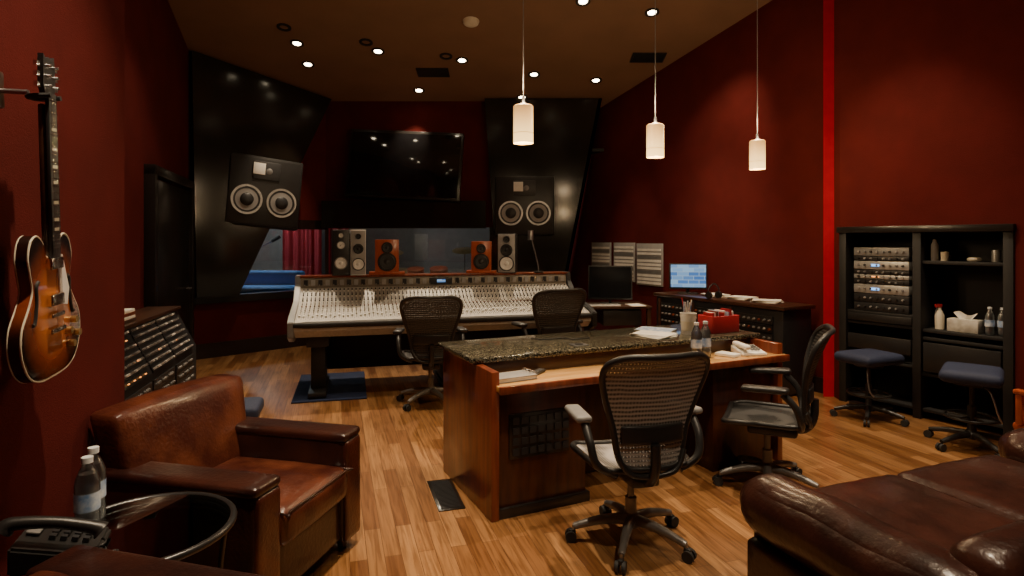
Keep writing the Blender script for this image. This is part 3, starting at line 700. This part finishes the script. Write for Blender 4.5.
tube(g,'hanger_yoke',[(-.034,-.045,.915),(-.034,.01,.91),(0,.03,.91),(.034,.01,.91),(.034,-.045,.915)],.008,'rubber')
g.rotation_euler=(0,R(-3.5),math.atan2(gw.y,gw.x))

# ------------------------------------------------------------------ outboard rack (left)
P0=Vector((-2.62,3.95)); P1=Vector((-3.10,5.85)); dp=(P1-P0).normalized(); LP=(P1-P0).length
pb=empty('outboard_rack_cabinet',(P0.x,P0.y,0),math.atan2(dp.y,dp.x))
extr(pb,'carcass',[(0,-.02,0),(0,.40,0),(0,.40,.93),(0,.16,.93),(0,-.02,.58)],(LP,0,0),'gearbk',bev=.006)
box(pb,'top',(LP/2,.27,.945),(LP+.04,.30,.03),'dwood')
sl=math.atan2(.18,.35)
for b in range(3):
    x0=.10+b*(LP-.2)/3; wb=(LP-.2)/3-.05
    it=[('b',x0+wb/2,-.014+.0257*k,.60+.05*k,wb,.014,.047,[0,1,0,1,0,2,0][k],Matrix.Rotation(-sl,4,'X')) for k in range(7)]
    many(pb,'units_upper_%d'%b,it,['plast','gearbk','rim'])
    it=[('c',x0+wb*(.06+.88*i/13),-.026+.0257*k+random.uniform(-.002,.002),.605+.05*k,.010,.008,.03,random.choice((0,1,1,2,3)),Matrix.Rotation(R(90)-sl,4,'X')) for i in range(14) for k in range(7) if (i*k+b)%5]
    many(pb,'unit_knobs_%d'%b,it,['gear','cone','steel','cwhite'],8)
    it=[('b',x0+wb/2,-.026,.08+.08*k,wb,.012,.074,k%2) for k in range(6)]
    many(pb,'units_lower_%d'%b,it,['plast','gearbk'])
    it=[('c',x0+wb*(.08+.84*i/11),-.036,.08+.08*k,.011,.009,.02,(i*k)%2,Matrix.Rotation(R(90),4,'X')) for i in range(12) for k in range(6) if (i+k)%4]
    many(pb,'unit_lower_knobs_%d'%b,it,['gear','cone'],8)
    it=[('b',x0+wb*(.14+.21*i),-.028+.0257*k,.607+.05*k,.014,.01,.008,0,Matrix.Rotation(-sl,4,'X')) for i in range(4) for k in (0,2,5)]
    many(pb,'unit_lamps_%d'%b,it,['ledr'])
bk=empty('notebook_stack',tuple(P0+dp*.75+Vector((-dp.y,dp.x))*.26)+(.961,),math.atan2(dp.y,dp.x))
for i,(m_,s_) in enumerate((('dwood',.30),('paper',.27),('cherry',.28),('paper',.24))): box(bk,'book_%d'%i,(0,0,.012+.025*i),(s_,.2,.024),m_,bev=.002)
ot=empty('footstool',(-2.30,4.86,0),R(15)); rbox(ot,'cushion',(0,0,.22),(.50,.40,.11),'blue',.04,(0,0,.01)); box(ot,'frame',(0,0,.14),(.44,.34,.06),'dwood')
for a in (-1,1):
    for b in (-1,1): cyl(ot,'leg',(a*.18,b*.13,.055),.018,.11,'dwood',r2=.022,seg=12)

# ------------------------------------------------------------------ right rack credenza
Q0=Vector((1.84,7.70)); Q1=Vector((2.72,6.05)); dq=(Q1-Q0).normalized(); LQ=(Q1-Q0).length
rk=empty('rack_credenza',(Q0.x,Q0.y,0),math.atan2(dq.y,dq.x))
box(rk,'carcass',(LQ/2,.24,.45),(LQ,.44,.86),'gearbk'); box(rk,'top',(LQ/2,.24,.905),(LQ+.06,.50,.04),'dwood',bev=.008); box(rk,'plinth',(LQ/2,.27,.02),(LQ-.1,.4,.04),'mblack')
for b in range(3):
    wb=(LQ-.16)/3; x0=.08+b*wb
    it=[('b',x0+wb/2,.005,.14+.09*k,wb-.06,.015,.078,(k+b)%3) for k in range(8)]
    many(rk,'units_%d'%b,it,['plast','gearbk','rim'])
    it=[('c',x0+.06+(wb-.12)*i/7,-.01,.14+.09*k,.013,.010,.03,(i+k*b)%4,Matrix.Rotation(R(90),4,'X')) for i in range(8) for k in range(8)]
    many(rk,'unit_knobs_%d'%b,it,['gear','gear','cone','cherry'],8)
    box(rk,'rail_%d'%b,(x0,.0,.45),(.03,.03,.82),'dwood')
nq=Vector((-dq.y,dq.x))
def qpt(u,v): p=Q0+dq*u+nq*v; return (p.x,p.y)
zq=.9255
for i,(u,v) in enumerate(((.72,.30),(1.12,.3),(1.50,.24))):
    x,y=qpt(u,v); pp=empty('paper_stack',(x,y,zq),R(20*i)); 
    for k in range(4): box(pp,'sheet_%d'%k,(0,0,.004+.007*k),(.21,.28,.006),['paper','white','cream','paper'][k],(0,0,R(8*k)),0)
x,y=qpt(.90,.08); pp=empty('headphones',(x,y,zq),R(30)); tube(pp,'band',[(-.08,0,.04),(-.085,0,.11),(0,0,.17),(.085,0,.11),(.08,0,.04)],.008,'plast')
for s in (-1,1): cyl(pp,'ear_cup_%d'%s,(s*.08,0,.04),.04,.035,'plast',(0,R(90),0))
def monitor(name,x,y,z,rz,w,h,scr):
    m_=empty(name,(x,y,z),rz); box(m_,'bezel',(0,0,.06+h/2),(w,.035,h),'gearbk',bev=.006); box(m_,'screen',(0,-.019,.065+h/2),(w-.035,.004,h-.04),scr,bev=0)
    cyl(m_,'neck',(0,.03,.05),.02,.10,'plast'); rbox(m_,'foot',(0,.03,.008),(.24,.18,.016),'plast',.007,n=4); return m_
x,y=qpt(.33,.24); monitor('computer_monitor',x,y,zq,R(-8),.46,.32,'screen')
td=empty('computer_desk',(1.30,7.95,0),R(5))
box(td,'top',(0,0,.735),(.95,.6,.03),'dwood'); 
for i,(a,b) in enumerate(((-.44,-.26),(.44,-.26),(-.44,.26),(.44,.26))): box(td,'leg_%d'%i,(a,b,.36),(.05,.05,.72),'dwood')
box(td,'drawer',(.1,0,.60),(.5,.5,.2),'gearbk')
M['dscreen']=mat('dark_screen',(.008,.009,.010),.12)
monitor('computer_monitor',1.30,7.95,.7505,R(-8),.58,.45,'dscreen')
pp=empty('computer_keyboard',(1.18,7.73,.7505),R(5)); box(pp,'body',(0,0,.01),(.42,.13,.018),'white'); many(pp,'keys',[('b',-.19+.027*i,-.045+.028*j,.021,.02,.02,.006,0) for i in range(15) for j in range(4)],['gear'])
pp=empty('paper_stack',(1.60,7.78,.7505),R(10)); box(pp,'sheets',(0,0,.006),(.2,.26,.01),'paper',bev=0)

# wall charts on right wall
dRW=(RW1-RW0).normalized(); nRW=Vector((dRW.y,-dRW.x))
def lineY(px): a=(px-512)/600; Y=6.737/(a+.556); return Vector((a*Y,Y))
for (p0,p1,zt,zb) in ((593,612,1.56,1.02),(615,636,1.56,.98),(638,664,1.55,.95)):
    a=lineY(p0);b=lineY(p1); c_=(a+b)/2; ln=(b-a).length
    wcx=empty('wall_chart',(c_.x+nRW.x*.02,c_.y+nRW.y*.02,(zt+zb)/2),math.atan2(dRW.y,dRW.x))
    box(wcx,'frame',(0,0,0),(ln,.02,zt-zb),'cone',bev=.003)
    many(wcx,'rows',[('b',0,-.013,-(zt-zb)/2+.04+k*.052,ln-.05,.006,.034,k%4==3 and 1 or 0) for k in range(int((zt-zb-.04)/.052))],['white','gear'])

# ------------------------------------------------------------------ built-in shelving (right)
cab=empty('equipment_bookcase',(CB.x,CB.y,0),math.atan2(dC.y,dC.x))
LC=(CE-CB).length; Dp=.45
box(cab,'back_panel',(LC/2,Dp-.01,.86),(LC,.02,1.72),'mblack')
for i,x in enumerate((.035,LC/2+.0,LC-.035)): box(cab,'upright_%d'%i,(x,Dp/2-.02,.86),(.07,Dp,1.72),'mblack')
box(cab,'crown',(LC/2,Dp/2-.03,1.70),(LC+.02,Dp+.04,.06),'black')
xl=(.07,LC/2-.035); xr=(LC/2+.035,LC-.07)
wl=xl[1]-xl[0]; cl=(xl[0]+xl[1])/2; cr_=(xr[0]+xr[1])/2
for z in (.90,.80,.45,.08): box(cab,'shelf_left',(cl,Dp/2,z),(wl,Dp-.02,.03),'mblack')
for z in (1.40,.79,.72,.40,.08): box(cab,'shelf_right',(cr_,Dp/2,z),(wl,Dp-.02,.03),'mblack')
box(cab,'drawer_left',(cl,.01,.855),(wl-.02,.04,.07),'plast'); box(cab,'drawer_front_left',(cl,.0,.62),(wl-.03,.03,.14),'plast')
box(cab,'drawer_front_right',(cr_,.0,.56),(wl-.03,.03,.26),'plast')
rg=empty('rack_equipment',(CB.x,CB.y,0),math.atan2(dC.y,dC.x))
z=.9155; spec=[(.085,'gearbk'),(.085,'gearbk'),(.09,'silver'),(.05,'plast'),(.045,'silver'),(.045,'plast'),(.085,'silver'),(.045,'plast'),(.085,'gear')]
for i,(hh,mm) in enumerate(spec):
    box(rg,'unit_%d'%i,(cl,.20,z+hh/2),(.50,.34,hh-.006),mm)
    kn=[('c',cl-.2+.4*k/7,.022,z+hh/2,.011,.009,.02,(k+i)%3,Matrix.Rotation(R(90),4,'X')) for k in range(8)]
    many(rg,'unit_knobs_%d'%i,kn,['gear','mblack','cone'],8)
    if i in (2,4,6): box(rg,'display_%d'%i,(cl-.05,.026,z+hh/2),(.08,.008,hh*.25),'ledb' if i!=4 else 'ledr')
    z+=hh
def cpt(u,v): p=CB+dC*u+Vector((-dC.y,dC.x))*v; return (p.x,p.y)
x,y=cpt(LC-.20,.10); bottle('water_bottle',x,y,.8065,1.1); x,y=cpt(LC-.12,.12); bottle('water_bottle',x,y,.8065,1.1)
x,y=cpt(cr_-.01,.11); tx=empty('tissue_box',(x,y,.8065),math.atan2(dC.y,dC.x)); box(tx,'carton',(0,0,.055),(.23,.12,.11),'tissue',bev=.003)
surf(tx,'tissue',lambda u,v:((u-.5)*.09*(1+v),.012*math.sin(u*9),.11+.05*v*(1+.3*math.sin(u*7))),10,5,'paper',.001)
x,y=cpt(xr[0]+.09,.12); sp=empty('spray_bottle',(x,y,.8065)); lathe(sp,'body',(0,0,0),[(0,0),(.035,0),(.037,.12),(.02,.16),(.012,.17),(.012,.19),(0,.19)],'cream'); box(sp,'trigger_head',(-.01,0,.205),(.06,.02,.03),'redp')
x,y=cpt(xr[0]+.05,.20); sp=empty('cleaning_bottle',(x,y,.8065)); lathe(sp,'body',(0,0,0),[(0,0),(.03,0),(.03,.15),(.014,.18),(.014,.21),(0,.21)],'gear')
x,y=cpt(xr[0]+.06,.10); sp=empty('plastic_jar',(x,y,1.4155)); lathe(sp,'body',(0,0,0),[(0,0),(.03,0),(.03,.14),(.015,.17),(.015,.19),(0,.19)],'cone')
x,y=cpt(xr[0]+.14,.10); sp=empty('ceramic_mug',(x,y,1.4155)); lathe(sp,'body',(0,0,0),[(0,0),(.03,0),(.032,.08),(.028,.08),(.026,.01)],'cream'); tube(sp,'handle',[(.03,0,.055),(.05,0,.045),(.05,0,.02),(.03,0,.012)],.004,'cream')
x,y=cpt(cr_+.06,.10); sp=empty('tape_roll',(x,y,1.4155)); tube(sp,'ring',ring(.035,.018,20),.018,'cream',True,1)
x,y=cpt(cr_+.20,.14); sp=empty('small_tin',(x,y,1.4155)); lathe(sp,'body',(0,0,0),[(0,0),(.03,0),(.03,.09),(.027,.10),(0,.10)],'silver')

# ------------------------------------------------------------------ stools
def stool(x,y,rz,sc=1):
    s=empty('rolling_stool',(x,y,0),rz,sc)
    rbox(s,'seat',(0,0,.525),(.44,.36,.085),'blue',.04,(0,0,.012),n=10)
    cyl(s,'seat_plate',(0,0,.465),.11,.03,'plast')
    lathe(s,'post',(0,0,0),[(0,.07),(.04,.07),(.045,.11),(.028,.13),(.028,.30),(.016,.30),(.016,.46),(0,.46)],'plast',18)
    tube(s,'foot_ring',ring(.16,.22,24),.010,'plast',True,1)
    for k in range(5):
        a=k*2*math.pi/5; ca,sa=math.cos(a),math.sin(a)
        tube(s,'leg_%d'%k,[(.03*ca,.03*sa,.10),(.15*ca,.15*sa,.09),(.27*ca,.27*sa,.065)],.02,'plast',radii=[1.2,1,.75],smooth=3)
        for q_ in (-1,1): cyl(s,'caster_%d'%k,(.275*ca-sa*.014*q_,.275*sa+ca*.014*q_,.027),.027,.016,'rubber',(R(90),0,a),seg=16)
        tube(s,'ring_spoke_%d'%k,[(.02*ca,.02*sa,.22),(.16*ca,.16*sa,.22)],.006,'plast',smooth=1)
    tube(s,'lever',[(0,0,.46),(-.14,-.10,.45),(-.18,-.15,.30),(-.15,-.17,.24)],.006,'steel')
    return s
stool(3.20,5.38,R(20),1.04); stool(3.54,4.62,R(50),1.08)

# ------------------------------------------------------------------ pendants
def pendant(x,y,zb):
    p=empty('pendant_lamp',(x,y,zb)); hh=.27
    lathe(p,'shade',(0,0,0),[(.060,.0),(.070,.0),(.0705,.01),(.0705,hh-.01),(.06,hh),(.03,hh)],'shade',32)
    tube(p,'rim_band',ring(.0712,.07,28),.0015,'brass',True,1)
    lathe(p,'cap',(0,0,0),[(.0,hh+.06),(.010,hh+.06),(.014,hh+.02),(.03,hh+.002),(0,hh)],'steel',20)
    zc=ceil(y)-zb
    tube(p,'cable',[(0,0,hh+.05),(0,0,zc-.02)],.0035,'cone',smooth=1)
    lathe(p,'canopy',(0,0,0),[(0,zc-.03),(.05,zc-.03),(.055,zc),(0,zc)],'steel',24)
    l=bpy.data.lights.new('pendant_bulb','POINT'); l.energy=16; l.color=(1,.70,.38); l.shadow_soft_size=.05
    lo=bpy.data.objects.new('bulb',l); COL.objects.link(lo); lo.location=(0,0,-.06); lo.parent=p
    l=bpy.data.lights.new('ceiling_fill_light','POINT'); l.energy=15; l.color=(1,.72,.42); l.shadow_soft_size=.08  # added fill above the capped shade, stands in for bounce on ceiling and walls
    lo=bpy.data.objects.new('ceiling_fill',l); COL.objects.link(lo); lo.location=(.0,0,hh+.16); lo.parent=p
pendant(.08,4.25,2.285); pendant(1.17,4.9,2.275); pendant(2.29,5.6,2.26)

# ------------------------------------------------------------------ downlights
def spot(name,loc,target,e,ang=75,col=(1,.78,.53),blend=.8,rad=.04):
    l=bpy.data.lights.new(name,'SPOT'); l.energy=e; l.color=col; l.spot_size=R(ang); l.spot_blend=blend; l.shadow_soft_size=rad
    o=bpy.data.objects.new(name,l); COL.objects.link(o); o.location=loc
    o.rotation_euler=(Vector(target)-Vector(loc)).to_track_quat('-Z','Y').to_euler()
    return o
def downlight(x,y,target,e,ang=75,lit=True):
    z=ceil(y); sl_=math.atan(.22) if y>6 else 0
    d=empty('ceiling_downlight',(x,y,z)); d.rotation_euler=(-sl_,0,0)
    lathe(d,'trim_ring',(0,0,0),[(.085,.0),(.085,-.012),(.055,-.014),(.05,.0)],'mblack',24)
    if lit: lathe(d,'bulb',(0,0,0),[(0,-.012),(.046,-.010),(.050,.0)],'bulb',20)
    if e: 
        s=spot('downlight_beam',(x,y,z-.06),target,e,ang); 
        s.parent=d; s.matrix_parent_inverse=(Matrix.Translation((x,y,z))@Euler((-sl_,0,0)).to_matrix().to_4x4()).inverted()
def cpx(px,py): 
    b=(240-py)/600; D=4.218/(b+.22); return ((px-512)/600*D,D)
vis=[(308,64,(-3.2,8.4,2.0),150,1),(297,43,(-2.8,6.4,0),200,1),(378,51,(-1.5,6.4,.9),300,1),(419,90,(-1.6,9.3,2.6),170,1),(462,60,(-.4,6.9,.9),260,1),
     (522,97,(.4,9.3,2.4),110,1),(534,74,(.2,7.2,.9),170,1),(596,80,(1.3,8.4,1.0),120,1),(652,12,(2.2,7.2,.9),270,1),(583,1,(.8,6.4,.8),230,1),(366,42,(0,0,0),0,0),(284,27,(0,0,0),0,0),(446,56,(0,0,0),0,0)]
for px,py,t,e,lit in vis:
    x,y=cpx(px,py); downlight(x,y,t,e,54,bool(lit))
hid=[(-2.4,5.6,(-2.2,5.2,0),340,50),(-.9,4.9,(-1.0,4.8,0),340,50),(.9,4.4,(.7,4.2,.8),380,52),(2.9,4.4,(2.8,4.5,0),460,54),
     (-.4,3.0,(-.6,3.2,0),440,54),(1.3,2.6,(1.2,2.9,0),390,56),(2.8,2.6,(2.7,3.2,0),260,58),(-.6,1.8,(-1.5,2.5,.8),520,56),(1.2,.8,(1.5,2.0,0),210,66),(2.4,6.4,(2.3,8.0,1.1),190,58),(2.4,4.8,(3.7,5.4,1.1),190,54),(-2.2,5.0,(-3.5,6.0,1.1),130,60)]
for x,y,t,e,a in hid: downlight(x,y,t,e,a)
x,y=cpx(471,21); sd=empty('smoke_detector',(x,y,ceil(y)-.002)); sd.rotation_euler=(-math.atan(.22),0,0); lathe(sd,'body',(0,0,0),[(0,-.05),(.06,-.05),(.09,-.03),(.10,0)],'cream',28)
for px,py in ((433,72),(648,57)):
    x,y=cpx(px,py); ag=empty('air_vent',(x,y,ceil(y)-.01)); ag.rotation_euler=(-math.atan(.22),0,0); box(ag,'frame',(0,0,0),(.45,.24,.02),'mblack'); many(ag,'louvres',[('b',0,-.09+.03*k,-.014,.41,.012,.01,0) for k in range(7)],['gearbk'])
# live room lamps
for x_,e_ in ((-4.6,95),(-1.8,20)):
    lp=empty('liveroom_lamp',(x_,10.7,2.9)); cyl(lp,'shade',(0,0,0),.12,.1,'bulb')
    l=bpy.data.lights.new('liveroom_bulb','POINT'); l.energy=e_; l.color=(.85,.92,1); l.shadow_soft_size=.1
    o=bpy.data.objects.new('bulb',l); COL.objects.link(o); o.parent=lp; o.location=(0,0,-.2)

# world ambience
wd=bpy.data.worlds.new('world'); S.world=wd; wd.use_nodes=True
wd.node_tree.nodes['Background'].inputs[0].default_value=(1,.8,.6,1); wd.node_tree.nodes['Background'].inputs[1].default_value=.02
